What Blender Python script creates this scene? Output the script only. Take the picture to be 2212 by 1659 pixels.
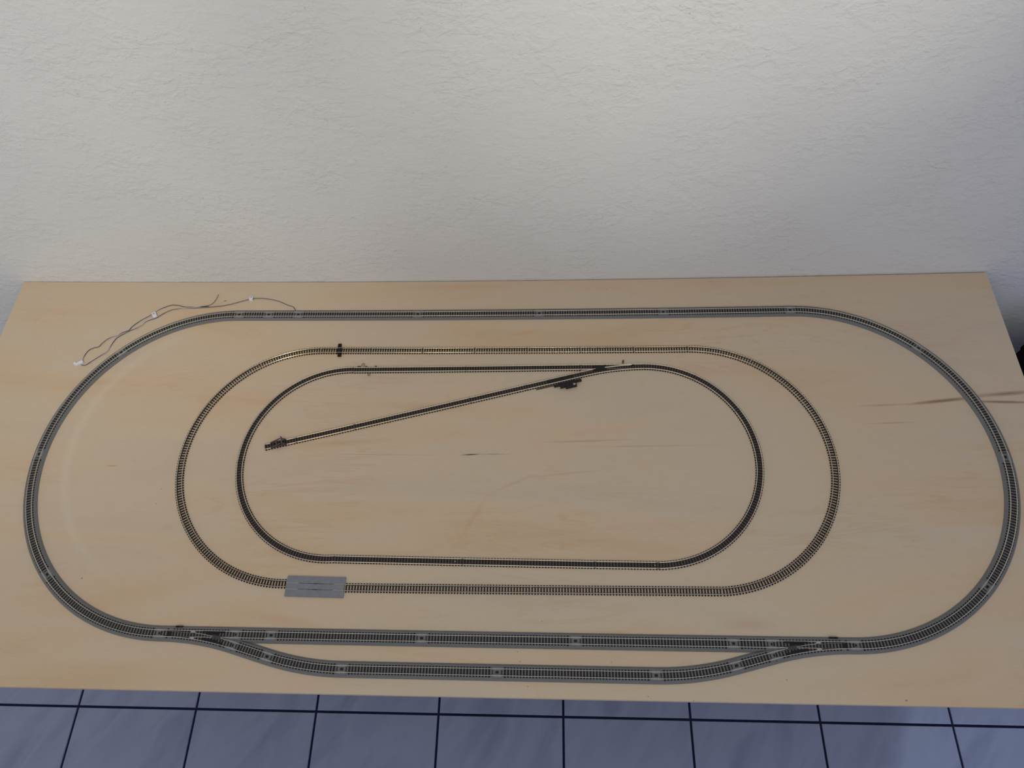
import bpy, bmesh, math, random
from mathutils import Vector, Matrix
random.seed(4)
sc = bpy.context.scene
for o in list(bpy.data.objects): bpy.data.objects.remove(o)
C = sc.collection
MM = 0.001
PI = math.pi
rad = math.radians

# ------------------------------------------------------------------ camera
cam_d = bpy.data.cameras.new('camera')
cam_d.sensor_width = 36.0
cam_d.lens = 1539.64 / 2212 * 36.0
cam_d.clip_start = 0.02
cam_d.clip_end = 50
cam = bpy.data.objects.new('camera', cam_d)
cam.location = (0.08848963, -0.18401085, 1.19091164)
cam.rotation_mode = 'XYZ'
cam.rotation_euler = (0.49786227, 0.05123793, 0.0248648)
C.objects.link(cam)
sc.camera = cam

# ------------------------------------------------------------------ world, lamps, exposure
world = bpy.data.worlds.new('room_daylight')
sc.world = world
world.use_nodes = True
bg = world.node_tree.nodes['Background']
bg.inputs[0].default_value = (0.69, 0.72, 0.96, 1)
bg.inputs[1].default_value = 0.50

def spot(loc, target, rgb, angle, radius=0.03):
    """one lamp of the ceiling bar, or the added floor spot; rgb = colour times watts"""
    d = bpy.data.lights.new('ceiling_or_added_spot', 'SPOT')
    m = max(rgb)
    d.energy = m; d.color = tuple(v/m for v in rgb)
    d.spot_size = rad(angle); d.spot_blend = 1.0; d.shadow_soft_size = radius
    o = bpy.data.objects.new('ceiling_or_added_spot', d)
    o.location = loc
    o.rotation_euler = (Vector(target) - Vector(loc)).to_track_quat('-Z', 'Y').to_euler()
    C.objects.link(o)
    return o

def area_lamp(name, loc, target, w, h, rgb):
    d = bpy.data.lights.new(name, 'AREA')
    m = max(rgb)
    d.shape = 'RECTANGLE'; d.size = w; d.size_y = h; d.energy = m; d.color = tuple(v/m for v in rgb)
    o = bpy.data.objects.new(name, d)
    o.location = loc
    o.rotation_euler = (Vector(target) - Vector(loc)).to_track_quat('-Z', 'Y').to_euler()
    C.objects.link(o)
    return o

# spots of a ceiling bar behind the photographer, turned towards the wall
spot((-0.42, -0.60, 1.60), (-0.80, 0.717, 0.45), (10.5, 7.2, 3.2), 78)
spot((-0.42, -0.60, 1.60), (-0.90, 0.717, 0.50), (23.0, 24.0, 22.0), 56)
spot((0.10, -0.60, 1.60), (0.05, 0.4, 0.0), (3.6, 3.0, 2.0), 110)
spot((0.57, -0.60, 1.60), (0.25, 0.717, 0.75), (3.5, 2.4, 1.2), 75)
spot((0.57, -0.60, 1.60), (0.31, 0.717, 0.82), (40.0, 38.0, 31.0), 42)
# added narrow spot imitating daylight on the tiles right of the table front
patch = spot((0.35, -2.0, 0.6), (1.25, -0.3, -0.767), (52.0, 62.0, 66.0), 19.3, 0.02)
patch.data.spot_blend = 0.15
# daylight openings of the room, and an added soft fill for ceiling bounce
area_lamp('daylight_left', (-2.3, -0.3, 0.7), (-0.8, 0.4, 0.1), 1.4, 1.6, (3.4, 3.1, 1.6))
area_lamp('daylight_right', (2.3, -1.5, 0.35), (0.4, 0.0, -0.5), 1.6, 1.8, (0.7, 1.0, 2.2))
area_lamp('ceiling_bounce_fill', (0.0, -1.2, 1.7), (0.0, 0.3, 0.0), 2.0, 1.0, (5.6, 6.0, 3.4))

sc.view_settings.view_transform = 'Standard'
sc.view_settings.look = 'None'
sc.view_settings.exposure = 0.0
sc.view_settings.gamma = 1.0
sc.view_settings.use_curve_mapping = False

# ------------------------------------------------------------------ materials
def srgb(r, g, b):
    f = lambda v: (v/255/12.92) if v/255 <= 0.04045 else ((v/255+0.055)/1.055)**2.4
    return (f(r), f(g), f(b), 1)

class NT:
    def __init__(s, name):
        s.m = bpy.data.materials.new(name); s.m.use_nodes = True
        s.t = s.m.node_tree; s.b = s.t.nodes['Principled BSDF']
    def n(s, typ, **kw):
        x = s.t.nodes.new(typ)
        for k, v in kw.items():
            if k.startswith('i_'):
                key = k[2:]
                key = int(key) if key.isdigit() else key.replace('_', ' ')
                x.inputs[key].default_value = v
            else: setattr(x, k, v)
        return x
    def l(s, a, b): s.t.links.new(a, b)
    def coord(s, scale=(1, 1, 1), loc=(0, 0, 0), rot=(0, 0, 0), world=True):
        if world:
            g = s.n('ShaderNodeNewGeometry'); out = g.outputs['Position']
        else:
            g = s.n('ShaderNodeTexCoord'); out = g.outputs['Object']
        mp = s.n('ShaderNodeMapping'); s.l(out, mp.inputs[0])
        mp.inputs['Scale'].default_value = scale; mp.inputs['Location'].default_value = loc
        mp.inputs['Rotation'].default_value = rot
        return mp.outputs[0]
    def math(s, op, a, b=0.0, clamp=False):
        x = s.n('ShaderNodeMath', operation=op, use_clamp=clamp)
        for i, v in enumerate((a, b)):
            if isinstance(v, (int, float)): x.inputs[i].default_value = v
            else: s.l(v, x.inputs[i])
        return x.outputs[0]
    def ramp(s, fac, stops):
        r = s.n('ShaderNodeValToRGB'); s.l(fac, r.inputs[0])
        e = r.color_ramp.elements
        while len(e) < len(stops): e.new(0.5)
        for el, (p, c) in zip(e, stops): el.position = p; el.color = c
        return r.outputs[0]
    def mix(s, fac, a, b, mode='MIX'):
        x = s.n('ShaderNodeMix', data_type='RGBA', blend_type=mode)
        for i, v in ((0, fac), (6, a), (7, b)):
            if isinstance(v, (int, float)): x.inputs[i].default_value = v
            elif isinstance(v, tuple): x.inputs[i].default_value = v
            else: s.l(v, x.inputs[i])
        return x.outputs[2]
    def noise(s, vec, scale, detail=4, rough=0.55, dist=0.0):
        x = s.n('ShaderNodeTexNoise'); s.l(vec, x.inputs['Vector'])
        x.inputs['Scale'].default_value = scale; x.inputs['Detail'].default_value = detail
        x.inputs['Roughness'].default_value = rough; x.inputs['Distortion'].default_value = dist
        return x.outputs['Fac']

def plain(name, col, rough=0.6, metal=0.0, var=0.12, scale=400, spec=0.5):
    q = NT(name)
    f = q.noise(q.coord(), scale, 3)
    c2 = tuple(max(0, v*(1-var)) for v in col[:3]) + (1,)
    c3 = tuple(min(1, v*(1+var)) for v in col[:3]) + (1,)
    q.l(q.ramp(f, [(0.3, c2), (0.7, c3)]), q.b.inputs['Base Color'])
    q.b.inputs['Roughness'].default_value = rough
    q.b.inputs['Metallic'].default_value = metal
    q.b.inputs['Specular IOR Level'].default_value = spec
    return q.m

M = {}
M['ballast'] = plain('grey_roadbed_plastic', srgb(115, 116, 115), 0.75, 0, 0.18, 900, 0.3)
M['ballast_dark'] = plain('dark_roadbed_plastic', srgb(70, 68, 64), 0.7, 0, 0.15, 900, 0.3)
M['tie_outer'] = plain('brown_black_sleeper_plastic', srgb(36, 28, 25), 0.6, 0, 0.3, 300, 0.3)
M['tie_mid'] = plain('dark_brown_sleeper_plastic', srgb(27, 17, 11), 0.6, 0, 0.25, 300, 0.3)
M['tie_in'] = plain('near_black_sleeper_plastic', srgb(28, 19, 17), 0.55, 0, 0.25, 300, 0.35)
M['web_in'] = plain('dark_grey_webbing_plastic', srgb(90, 78, 70), 0.6, 0, 0.15, 300, 0.3)
M['black'] = plain('black_plastic', srgb(18, 14, 16), 0.4, 0, 0.2, 200, 0.4)
M['rail'] = plain('nickel_silver_rail', srgb(232, 221, 198), 0.22, 0.85, 0.06, 300)
M['rail_dull'] = plain('dull_rail', srgb(150, 142, 128), 0.42, 0.75, 0.08, 300)
M['joiner'] = plain('grey_joiner_plastic', srgb(146, 142, 138), 0.4, 0, 0.1, 300)
M['crossing'] = plain('grey_crossing_plastic', srgb(128, 131, 136), 0.6, 0, 0.07, 120, 0.35)
M['crossing_dark'] = plain('dark_grey_groove', srgb(75, 76, 80), 0.6, 0, 0.1, 120, 0.3)
M['pivot'] = plain('pale_grey_plastic', srgb(165, 158, 148), 0.5, 0, 0.08, 300)
M['white_plastic'] = plain('white_plastic', srgb(232, 230, 232), 0.45, 0, 0.04, 200)
M['wire_blue'] = plain('dark_blue_wire', srgb(38, 36, 66), 0.5, 0, 0.2, 60)
M['wire_white'] = plain('white_wire', srgb(205, 200, 205), 0.5, 0, 0.08, 60)
M['copper'] = plain('copper_strands', srgb(170, 105, 60), 0.35, 0.8, 0.1, 300)
M['brass'] = plain('brass_tab', srgb(130, 105, 60), 0.4, 0.6, 0.15, 300)
M['buffer'] = plain('grey_brown_buffer_plastic', srgb(82, 72, 72), 0.6, 0, 0.15, 300)
M['table_wood'] = plain('plain_pine', srgb(170, 140, 100), 0.6, 0, 0.1, 12)
M['cab'] = plain('matte_black_cabinet', srgb(9, 9, 11), 0.7, 0, 0.2, 40, 0.2)

def plywood():
    q = NT('birch_plywood')
    v = q.coord((1, 1, 1))
    big = q.noise(q.coord((0.9, 4.5, 1), (3.1, 0.4, 0)), 2.2, 4, 0.55, 0.6)
    col = q.ramp(big, [(0.28, srgb(201, 183, 158)), (0.46, srgb(206, 187, 160)), (0.60, srgb(208, 184, 152)), (0.78, srgb(202, 174, 138))])
    fig = q.noise(q.coord((1.0, 10, 1), (0.2, 7, 0)), 3.4, 5, 0.6, 1.2)
    streak = q.math('SUBTRACT', 1.0, q.math('MULTIPLY', q.math('ABSOLUTE', q.math('SUBTRACT', fig, 0.5)), 26.0), True)
    patch = q.ramp(q.noise(q.coord((1.6, 3, 1), (9, 2, 0)), 1.7, 2), [(0.50, (0, 0, 0, 1)), (0.66, (1, 1, 1, 1))])
    col = q.mix(q.math('MULTIPLY', q.math('MULTIPLY', streak, patch), 0.30), col, srgb(196, 152, 108))
    fine = q.noise(q.coord((12, 160, 1)), 5.0, 3, 0.6)
    col = q.mix(q.math('MULTIPLY', q.ramp(fine, [(0.35, (0, 0, 0, 1)), (0.75, (1, 1, 1, 1))]), 0.16), col, srgb(180, 150, 118))
    dots = q.noise(q.coord((1, 1.4, 1), (5, 5, 0)), 34, 2, 0.5)
    col = q.mix(q.math('MULTIPLY', q.ramp(dots, [(0.66, (0, 0, 0, 1)), (0.76, (1, 1, 1, 1))]), 0.12), col, srgb(178, 146, 112))
    # individual marks in the veneer: (x, y, half length, half width, angle, strength, colour)
    marks = [(-0.062, 0.3225, 0.022, 0.0016, 3, 0.85, srgb(60, 44, 32)), (-0.020, 0.3235, 0.034, 0.0012, 0, 0.5, srgb(110, 84, 60)),
             (-0.230, 0.3215, 0.130, 0.0010, 0, 0.30, srgb(150, 110, 80)),
             (0.800, 0.428, 0.080, 0.0048, 6, 0.85, srgb(146, 118, 100)), (0.915, 0.441, 0.075, 0.006, 4, 0.7, srgb(150, 124, 106)),
             (0.905, 0.424, 0.080, 0.0036, -2, 0.8, srgb(148, 114, 100)), (0.690, 0.420, 0.055, 0.003, 2, 0.35, srgb(160, 124, 98)),
             (0.700, 0.384, 0.060, 0.0022, 2, 0.35, srgb(165, 122, 92)), (0.262, 0.340, 0.16, 0.0026, 1, 0.22, srgb(172, 126, 88)),
             (0.15, 0.350, 0.10, 0.003, 2, 0.35, srgb(176, 128, 88)), (-0.73, 0.295, 0.018, 0.0018, 0, 0.55, srgb(190, 140, 84)),
             (0.110, 0.286, 0.10, 0.003, 6, 0.22, srgb(184, 138, 94)), (-0.05, 0.205, 0.06, 0.006, 62, 0.16, srgb(184, 138, 94)),
             (0.02, 0.268, 0.055, 0.004, 24, 0.2, srgb(184, 138, 94)), (-0.30, 0.345, 0.10, 0.008, 4, 0.25, srgb(188, 140, 100)),
             (-0.15, 0.420, 0.12, 0.012, -3, 0.22, srgb(190, 142, 100)), (0.03, 0.585, 0.05, 0.008, 12, 0.28, srgb(196, 150, 104)),
             (-0.35, 0.545, 0.09, 0.014, 4, 0.22, srgb(198, 152, 112)), (-0.12, 0.700, 0.14, 0.010, 0, 0.30, srgb(202, 158, 110)),
             (0.40, 0.03, 0.05, 0.012, 0, 0.22, srgb(184, 130, 108)), (-0.36, 0.025, 0.08, 0.012, -8, 0.22, srgb(196, 144, 104))]
    specks = [(-0.624, 0.251, 1.2), (-0.626, 0.223, 1.1), (0.0315, -0.0175, 1.1), (0.036, -0.032, 1.1), (0.303, -0.0835, 1.0),
              (0.0485, -0.0684, 1.1), (0.234, -0.079, 1.1), (0.619, -0.077, 1.8), (-0.7206, 0.088, 1.6), (0.170, 0.642, 1.0),
              (0.2, 0.69, 1.1), (0.447, -0.0515, 1.2), (0.18, -0.03, 0.9), (-0.06, -0.045, 0.8), (0.07, 0.03, 0.8)]
    for x, y, r in specks: marks.append((x, y, r*MM*1.4, r*MM, 0, 0.6, srgb(92, 74, 62)))
    for x, y, hl, hw, ang, st, c in marks:
        a = rad(ang)
        mp = q.n('ShaderNodeMapping', vector_type='TEXTURE')
        g = q.n('ShaderNodeNewGeometry'); q.l(g.outputs['Position'], mp.inputs[0])
        mp.inputs['Location'].default_value = (x, y, 0)
        mp.inputs['Rotation'].default_value = (0, 0, a)
        mp.inputs['Scale'].default_value = (hl, hw, 10)
        ln = q.n('ShaderNodeVectorMath', operation='LENGTH'); q.l(mp.outputs[0], ln.inputs[0])
        f = q.math('MULTIPLY', q.math('SUBTRACT', 1.0, ln.outputs['Value'], True), st*1.5, True)
        col = q.mix(f, col, c)
    # faint pale ring rubbed into the veneer inside the left curve
    g = q.n('ShaderNodeNewGeometry')
    sp = q.n('ShaderNodeSeparateXYZ'); q.l(g.outputs['Position'], sp.inputs[0])
    dx = q.math('ADD', sp.outputs[0], 0.549); dy = q.math('SUBTRACT', sp.outputs[1], 0.333)
    r = q.math('SQRT', q.math('ADD', q.math('MULTIPLY', dx, dx), q.math('MULTIPLY', dy, dy)))
    band = q.math('SUBTRACT', 1.0, q.math('MULTIPLY', q.math('ABSOLUTE', q.math('SUBTRACT', r, 0.270)), 80.0), True)
    leftof = q.math('MULTIPLY', q.math('SUBTRACT', -0.10, dx), 8.0, True)
    col = q.mix(q.math('MULTIPLY', q.math('MULTIPLY', band, leftof), 0.20), col, srgb(222, 212, 196))
    col = q.mix(1.0, col, (1.06, 1.065, 1.08, 1), 'MULTIPLY')
    q.l(col, q.b.inputs['Base Color'])
    q.b.inputs['Roughness'].default_value = 0.55
    q.b.inputs['Specular IOR Level'].default_value = 0.25
    bp = q.n('ShaderNodeBump'); bp.inputs['Strength'].default_value = 0.15; bp.inputs['Distance'].default_value = 0.0004
    q.l(fine, bp.inputs['Height']); q.l(bp.outputs[0], q.b.inputs['Normal'])
    return q.m
M['ply'] = plywood()

def plaster():
    q = NT('white_trowelled_plaster')
    isl = q.noise(q.coord((1.0, 1, 1.45)), 42, 6, 0.6, 0.3)
    isl = q.ramp(isl, [(0.44, (0, 0, 0, 1)), (0.57, (1, 1, 1, 1))])
    n1 = q.noise(q.coord((0.8, 1, 1.7), (3, 0, 1)), 22, 5, 0.55, 0.5)
    ridge = q.math('SUBTRACT', 1.0, q.math('MULTIPLY', q.math('ABSOLUTE', q.math('SUBTRACT', n1, 0.5)), 14.0), True)
    mask = q.ramp(q.noise(q.coord((1, 1, 1.4), (2, 0, 5)), 8, 4, 0.65), [(0.42, (0.38, 0.38, 0.38, 1)), (0.62, (1, 1, 1, 1))])
    fine = q.noise(q.coord((1, 1, 1.3)), 170, 4, 0.65)
    h = q.math('ADD', q.math('MULTIPLY', q.math('ADD', q.math('MULTIPLY', isl, 1.1), q.math('MULTIPLY', ridge, 0.6)), mask), q.math('MULTIPLY', fine, 0.7))
    pit = q.math('MULTIPLY', q.ramp(q.noise(q.coord((1, 1, 1), (8, 0, 1)), 210, 2, 0.5), [(0.25, (1, 1, 1, 1)), (0.28, (0, 0, 0, 1))]), mask)
    h = q.math('SUBTRACT', h, q.math('MULTIPLY', pit, 0.5))
    bp = q.n('ShaderNodeBump'); bp.inputs['Strength'].default_value = 0.5; bp.inputs['Distance'].default_value = 0.0012
    q.l(h, bp.inputs['Height']); q.l(bp.outputs[0], q.b.inputs['Normal'])
    c = q.ramp(q.noise(q.coord(), 3.0, 3), [(0.3, srgb(217, 217, 214)), (0.7, srgb(224, 224, 220))])
    c = q.mix(q.math('MULTIPLY', pit, 0.3), c, srgb(130, 122, 114))
    q.l(c, q.b.inputs['Base Color'])
    q.b.inputs['Roughness'].default_value = 0.8
    q.b.inputs['Specular IOR Level'].default_value = 0.25
    return q.m
M['plaster'] = plaster()

def tile_mat():
    q = NT('blue_grey_marbled_tile')
    v0 = q.coord((1, 1, 1), (0, 0, 0), (0, 0, rad(-58)))
    mp = q.n('ShaderNodeMapping'); q.l(v0, mp.inputs[0]); mp.inputs['Scale'].default_value = (0.45, 1.5, 1)
    n = q.noise(mp.outputs[0], 9, 4, 0.5, 0.4)
    c = q.ramp(n, [(0.30, srgb(126, 133, 160)), (0.50, srgb(142, 149, 174)), (0.72, srgb(134, 140, 166))])
    q.l(c, q.b.inputs['Base Color'])
    q.b.inputs['Roughness'].default_value = 0.38
    q.b.inputs['Specular IOR Level'].default_value = 0.3
    return q.m
M['tile'] = tile_mat()
M['grout'] = plain('dark_blue_grey_grout', srgb(34, 36, 62), 0.9, 0, 0.15, 80, 0.1)

# ------------------------------------------------------------------ helpers (lengths in millimetres)
def sag(x):                      # the board hangs a little between its ends (x in mm)
    return -13.04 * (1 - (x/1000.0)**2)

def new_obj(name, verts, faces, mat, parent=None, origin=(0, 0, 0), smooth=False):
    me = bpy.data.meshes.new(name)
    me.from_pydata([tuple((v[i]-origin[i])*MM for i in range(3)) for v in verts], [], faces)
    me.materials.append(mat)
    bm = bmesh.new(); bm.from_mesh(me)
    bmesh.ops.recalc_face_normals(bm, faces=bm.faces)
    bm.to_mesh(me); bm.free()
    if smooth:
        for p in me.polygons: p.use_smooth = True
    o = bpy.data.objects.new(name, me); C.objects.link(o)
    if parent is not None:
        o.parent = parent
    else:
        o.location = tuple(v*MM for v in origin)
    return o

def thing(name, label, cat, origin, group=None):
    o = bpy.data.objects.new(name, None); C.objects.link(o)
    o.empty_display_size = 0.01
    o.location = tuple(v*MM for v in origin)
    o['label'] = label; o['category'] = cat
    if group: o['group'] = group
    o.matrix_world = Matrix.Translation(o.location)
    return o

def tag(o, label, cat, group=None):
    o['label'] = label; o['category'] = cat
    if group: o['group'] = group

BOXF = [(0, 1, 2, 3), (4, 7, 6, 5), (0, 4, 5, 1), (1, 5, 6, 2), (2, 6, 7, 3), (3, 7, 4, 0)]
def box_v(cx, cy, z0, z1, lx, ly, h=0.0, top=1.0):
    c, s = math.cos(h), math.sin(h)
    out = []
    for z, k in ((z0, 1.0), (z1, top)):
        for a, b in ((-1, -1), (1, -1), (1, 1), (-1, 1)):
            x = a*lx/2*k; y = b*ly/2*k
            out.append((cx+x*c-y*s, cy+x*s+y*c, z))
    return out
class Geo:
    def __init__(s): s.v = []; s.f = []
    def box(s, cx, cy, z0, z1, lx, ly, h=0.0, top=1.0, drop=True):
        k = len(s.v); dz = sag(cx) if drop else 0
        s.v += [(x, y, z+dz) for x, y, z in box_v(cx, cy, z0, z1, lx, ly, h, top)]
        s.f += [tuple(i+k for i in f) for f in BOXF]
    def prism(s, poly, axis_pts):
        """poly: list of (x,y,z) ; extrude by vector"""
        k = len(s.v); n = len(poly)
        s.v += list(poly) + [tuple(p[i]+axis_pts[i] for i in range(3)) for p in poly]
        s.f += [tuple(range(k, k+n)), tuple(range(k+2*n-1, k+n-1, -1))]
        for i in range(n):
            j = (i+1) % n
            s.f.append((k+i, k+j, k+n+j, k+n+i))
    def cyl(s, c, r, z0, z1, n=12):
        k = len(s.v)
        for z in (z0, z1):
            for i in range(n):
                a = 2*PI*i/n
                s.v.append((c[0]+r*math.cos(a), c[1]+r*math.sin(a), z+sag(c[0])))
        s.f += [tuple(range(k+n-1, k-1, -1)), tuple(range(k+n, k+2*n))]
        for i in range(n):
            j = (i+1) % n
            s.f.append((k+i, k+j, k+n+j, k+n+i))
    def obj(s, name, mat, parent=None, origin=(0, 0, 0), smooth=False):
        return new_obj(name, s.v, s.f, mat, parent, origin, smooth)

def tube(pts, r, n=6):
    v, f = [], []
    m = len(pts)
    for i, p in enumerate(pts):
        a = Vector(pts[max(0, i-1)]); b = Vector(pts[min(m-1, i+1)])
        t = (b-a).normalized()
        u = t.cross(Vector((0, 0, 1)))
        if u.length < 1e-5: u = Vector((1, 0, 0))
        u.normalize(); w = u.cross(t)
        for k in range(n):
            an = 2*PI*k/n
            q = Vector(p) + u*(r*math.cos(an)) + w*(r*math.sin(an))
            v.append(tuple(q))
    for i in range(m-1):
        for k in range(n):
            k2 = (k+1) % n
            f.append((i*n+k, i*n+k2, (i+1)*n+k2, (i+1)*n+k))
    f.append(tuple(range(n-1, -1, -1))); f.append(tuple(range((m-1)*n, m*n)))
    return v, f

class Path:
    """centre line of a piece: start (x, y), heading, length, curvature (1/mm, left positive)"""
    def __init__(s, x, y, h, L, k=0.0):
        s.x, s.y, s.h, s.L, s.k = x, y, h, L, k
    def at(s, d, off=0.0):
        if abs(s.k) < 1e-9:
            x = s.x + d*math.cos(s.h); y = s.y + d*math.sin(s.h); h = s.h
        else:
            h = s.h + s.k*d
            x = s.x + (math.sin(h)-math.sin(s.h))/s.k
            y = s.y - (math.cos(h)-math.cos(s.h))/s.k
        return (x - off*math.sin(h), y + off*math.cos(h), h)
    def end(s): return s.at(s.L)

def sweep(path, prof, d0, d1, name, mat, parent, origin, step=None, widths=None):
    """sweep a closed (offset, z) profile along the path between d0 and d1"""
    if step is None: step = 8.0 if abs(path.k) > 1e-9 else 40.0
    n = max(1, int(math.ceil((d1-d0)/step)))
    v, f = [], []
    m = len(prof) if widths is None else len(widths(d0))
    for i in range(n+1):
        d = d0 + (d1-d0)*i/n
        pr = prof if widths is None else widths(d)
        for off, z in pr:
            x, y, h = path.at(d, off)
            v.append((x, y, z + sag(x)))
    for i in range(n):
        for k in range(m):
            k2 = (k+1) % m
            f.append((i*m+k, i*m+k2, (i+1)*m+k2, (i+1)*m+k))
    f.append(tuple(range(m-1, -1, -1))); f.append(tuple(range(n*m, (n+1)*m)))
    return new_obj(name, v, f, mat, parent, origin)

def rail_prof(off, z0, ht=2.0, w=0.9):
    a = w/2*0.86; f = a*1.12
    return [(off-f, z0), (off+f, z0), (off+f, z0+0.3), (off+a*0.5, z0+0.45), (off+a*0.5, z0+ht-0.75), (off+a, z0+ht-0.6),
            (off+a, z0+ht-0.2), (off+a*0.55, z0+ht), (off-a*0.55, z0+ht), (off-a, z0+ht-0.2), (off-a, z0+ht-0.6),
            (off-a*0.5, z0+ht-0.75), (off-a*0.5, z0+0.45), (off-f, z0+0.3)]

_slp = {}
def sleeper_mesh(kind, lx, ly, z0, z1, mat):
    key = (kind, lx, ly, z0, z1)
    if key not in _slp:
        me = bpy.data.meshes.new('sleeper')
        me.from_pydata([tuple(c*MM for c in v) for v in box_v(0, 0, z0, z1, lx, ly, 0, 0.96)], [], BOXF)
        me.materials.append(mat)
        bm = bmesh.new(); bm.from_mesh(me); bmesh.ops.recalc_face_normals(bm, faces=bm.faces); bm.to_mesh(me); bm.free()
        _slp[key] = me
    return _slp[key]
def put_sleeper(me, x, y, h, parent, origin):
    o = bpy.data.objects.new('sleeper', me); C.objects.link(o)
    o.parent = parent
    o.location = ((x-origin[0])*MM, (y-origin[1])*MM, (sag(x)-origin[2])*MM)
    sl = math.atan2(2*13.04*x/1e6*math.cos(h), 1.0)
    o.rotation_euler = (0, -sl, h)
    return o

# ------------------------------------------------------------------ the setting
TILE = 313.0; JOINT = 5.6
FX, FY, FZ = -1138.9, -66.5, -767.5
ROT = 0.00195
floor = new_obj('floor', [(-2400, -2300, FZ-30), (2400, -2300, FZ-30), (2400, 830, FZ-30), (-2400, 830, FZ-30),
                          (-2400, -2300, FZ-4), (2400, -2300, FZ-4), (2400, 830, FZ-4), (-2400, 830, FZ-4)], BOXF, M['grout'])
floor['kind'] = 'structure'
WALL_Y = 716.8
tm = {}
def tile_mesh(y1):
    key = round(y1, 1)
    if key not in tm:
        g = Geo(); hx = (TILE-JOINT)/2
        y0, ye = -(TILE-JOINT)/2, y1
        b = 1.2
        z0, z1 = -4.0, 0.0
        g.v = [(-hx, y0, z0), (hx, y0, z0), (hx, ye, z0), (-hx, ye, z0), (-hx, y0, z1-b), (hx, y0, z1-b), (hx, ye, z1-b), (-hx, ye, z1-b),
               (-hx+b, y0+b, z1), (hx-b, y0+b, z1), (hx-b, ye-b, z1), (-hx+b, ye-b, z1)]
        g.f = [(0, 3, 2, 1), (8, 9, 10, 11), (0, 1, 5, 4), (1, 2, 6, 5), (2, 3, 7, 6), (3, 0, 4, 7), (4, 5, 9, 8), (5, 6, 10, 9), (6, 7, 11, 10), (7, 4, 8, 11)]
        me = bpy.data.meshes.new('floor_tile')
        me.from_pydata([tuple(c*MM for c in v) for v in g.v], [], g.f)
        me.materials.append(M['tile'])
        bm = bmesh.new(); bm.from_mesh(me); bmesh.ops.recalc_face_normals(bm, faces=bm.faces); bm.to_mesh(me); bm.free()
        tm[key] = me
    return tm[key]
for j in range(-7, 3):
    for i in range(-4, 11):
        lx = (i+0.5)*TILE; ly = (j+0.5)*TILE
        x = FX + lx*math.cos(ROT) - ly*math.sin(ROT)
        y = FY + lx*math.sin(ROT) + ly*math.cos(ROT)
        full = (TILE-JOINT)/2
        cut = min(full, WALL_Y - 6 - y)
        o = bpy.data.objects.new('floor_tile', tile_mesh(cut)); C.objects.link(o)
        o.parent = floor
        o.location = (x*MM, y*MM, FZ*MM); o.rotation_euler = (0, 0, ROT)

wall = new_obj('wall_back', [(-2400, WALL_Y, FZ-4), (2400, WALL_Y, FZ-4), (2400, WALL_Y+110, FZ-4), (-2400, WALL_Y+110, FZ-4),
                             (-2400, WALL_Y, 1750), (2400, WALL_Y, 1750), (2400, WALL_Y+110, 1750), (-2400, WALL_Y+110, 1750)], BOXF, M['plaster'])
wall['kind'] = 'structure'
# tiled skirting strip at the foot of the wall
bb = new_obj('baseboard_back', [(-2400, WALL_Y-9, FZ), (2400, WALL_Y-9, FZ), (2400, WALL_Y, FZ), (-2400, WALL_Y, FZ),
                                (-2400, WALL_Y-9, FZ+70), (2400, WALL_Y-9, FZ+70), (2400, WALL_Y, FZ+72), (-2400, WALL_Y, FZ+72)], BOXF, M['tile'])
bb['kind'] = 'structure'

# ------------------------------------------------------------------ the board on its table
XL, XR, YF, YB, TH = -1047.5, 954.0, -85.1, 715.0, 18.0
table = thing('layout_table', 'long pale birch plywood board on a table, pushed against the plaster wall', 'table', (0, 300, FZ))
TO = (0, 300, FZ)
g = Geo(); NX = 50
for i in range(NX+1):
    x0 = XL + (XR-XL)*i/NX
    s_ = sag(x0)
    for yy, zz in ((0, -TH), (1, -TH), (1, -0.6), (0.9992, 0), (0.0008, 0), (0, -0.6)):
        yA = YF + 0.00156*x0 
        yB = YB - 0.00083*x0
        xx = x0 - (0.0020*(yA+(yB-yA)*yy) if i == 0 else 0)
        g.v.append((xx, yA+(yB-yA)*yy, zz+s_))
for i in range(NX):
    for k in range(6):
        k2 = (k+1) % 6
        g.f.append((i*6+k, i*6+k2, (i+1)*6+k2, (i+1)*6+k))
g.f.append(tuple(range(5, -1, -1))); g.f.append(tuple(range(NX*6, NX*6+6)))
g.obj('plywood_board', M['ply'], table, TO)
for yc in (60, 560):
    g = Geo()
    n = 20
    for i in range(n+1):
        x0 = -880 + 1680*i/n
        for dy, zz in ((-30, -90), (30, -90), (30, -TH-0.2), (-30, -TH-0.2)):
            g.v.append((x0, yc+dy, zz+(sag(x0) if zz > -50 else -10)))
    for i in range(n):
        for k in range(4):
            k2 = (k+1) % 4
            g.f.append((i*4+k, i*4+k2, (i+1)*4+k2, (i+1)*4+k))
    g.f.append((3, 2, 1, 0)); g.f.append(tuple(range(n*4, n*4+4)))
    g.obj('rail_beam', M['table_wood'], table, TO)
for xc in (-850, 770):
    for yc in (60, 560):
        g = Geo(); g.box(xc, yc, FZ, -100.2, 55, 55, drop=False)
        g.obj('leg', M['table_wood'], table, TO)

# ------------------------------------------------------------------ track builders
def mid_origin(path):
    x, y, h = path.at(path.L/2)
    return (x, y, sag(x))

BZ = 4.2
def bed_profile(l=12.5, r=12.5):
    tl = min(9.4, l); tr = min(9.4, r)
    return [(-r, 0.05), (l, 0.05), (l, 0.9), (tl, BZ), (-tr, BZ), (-r, 0.9)]

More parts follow.
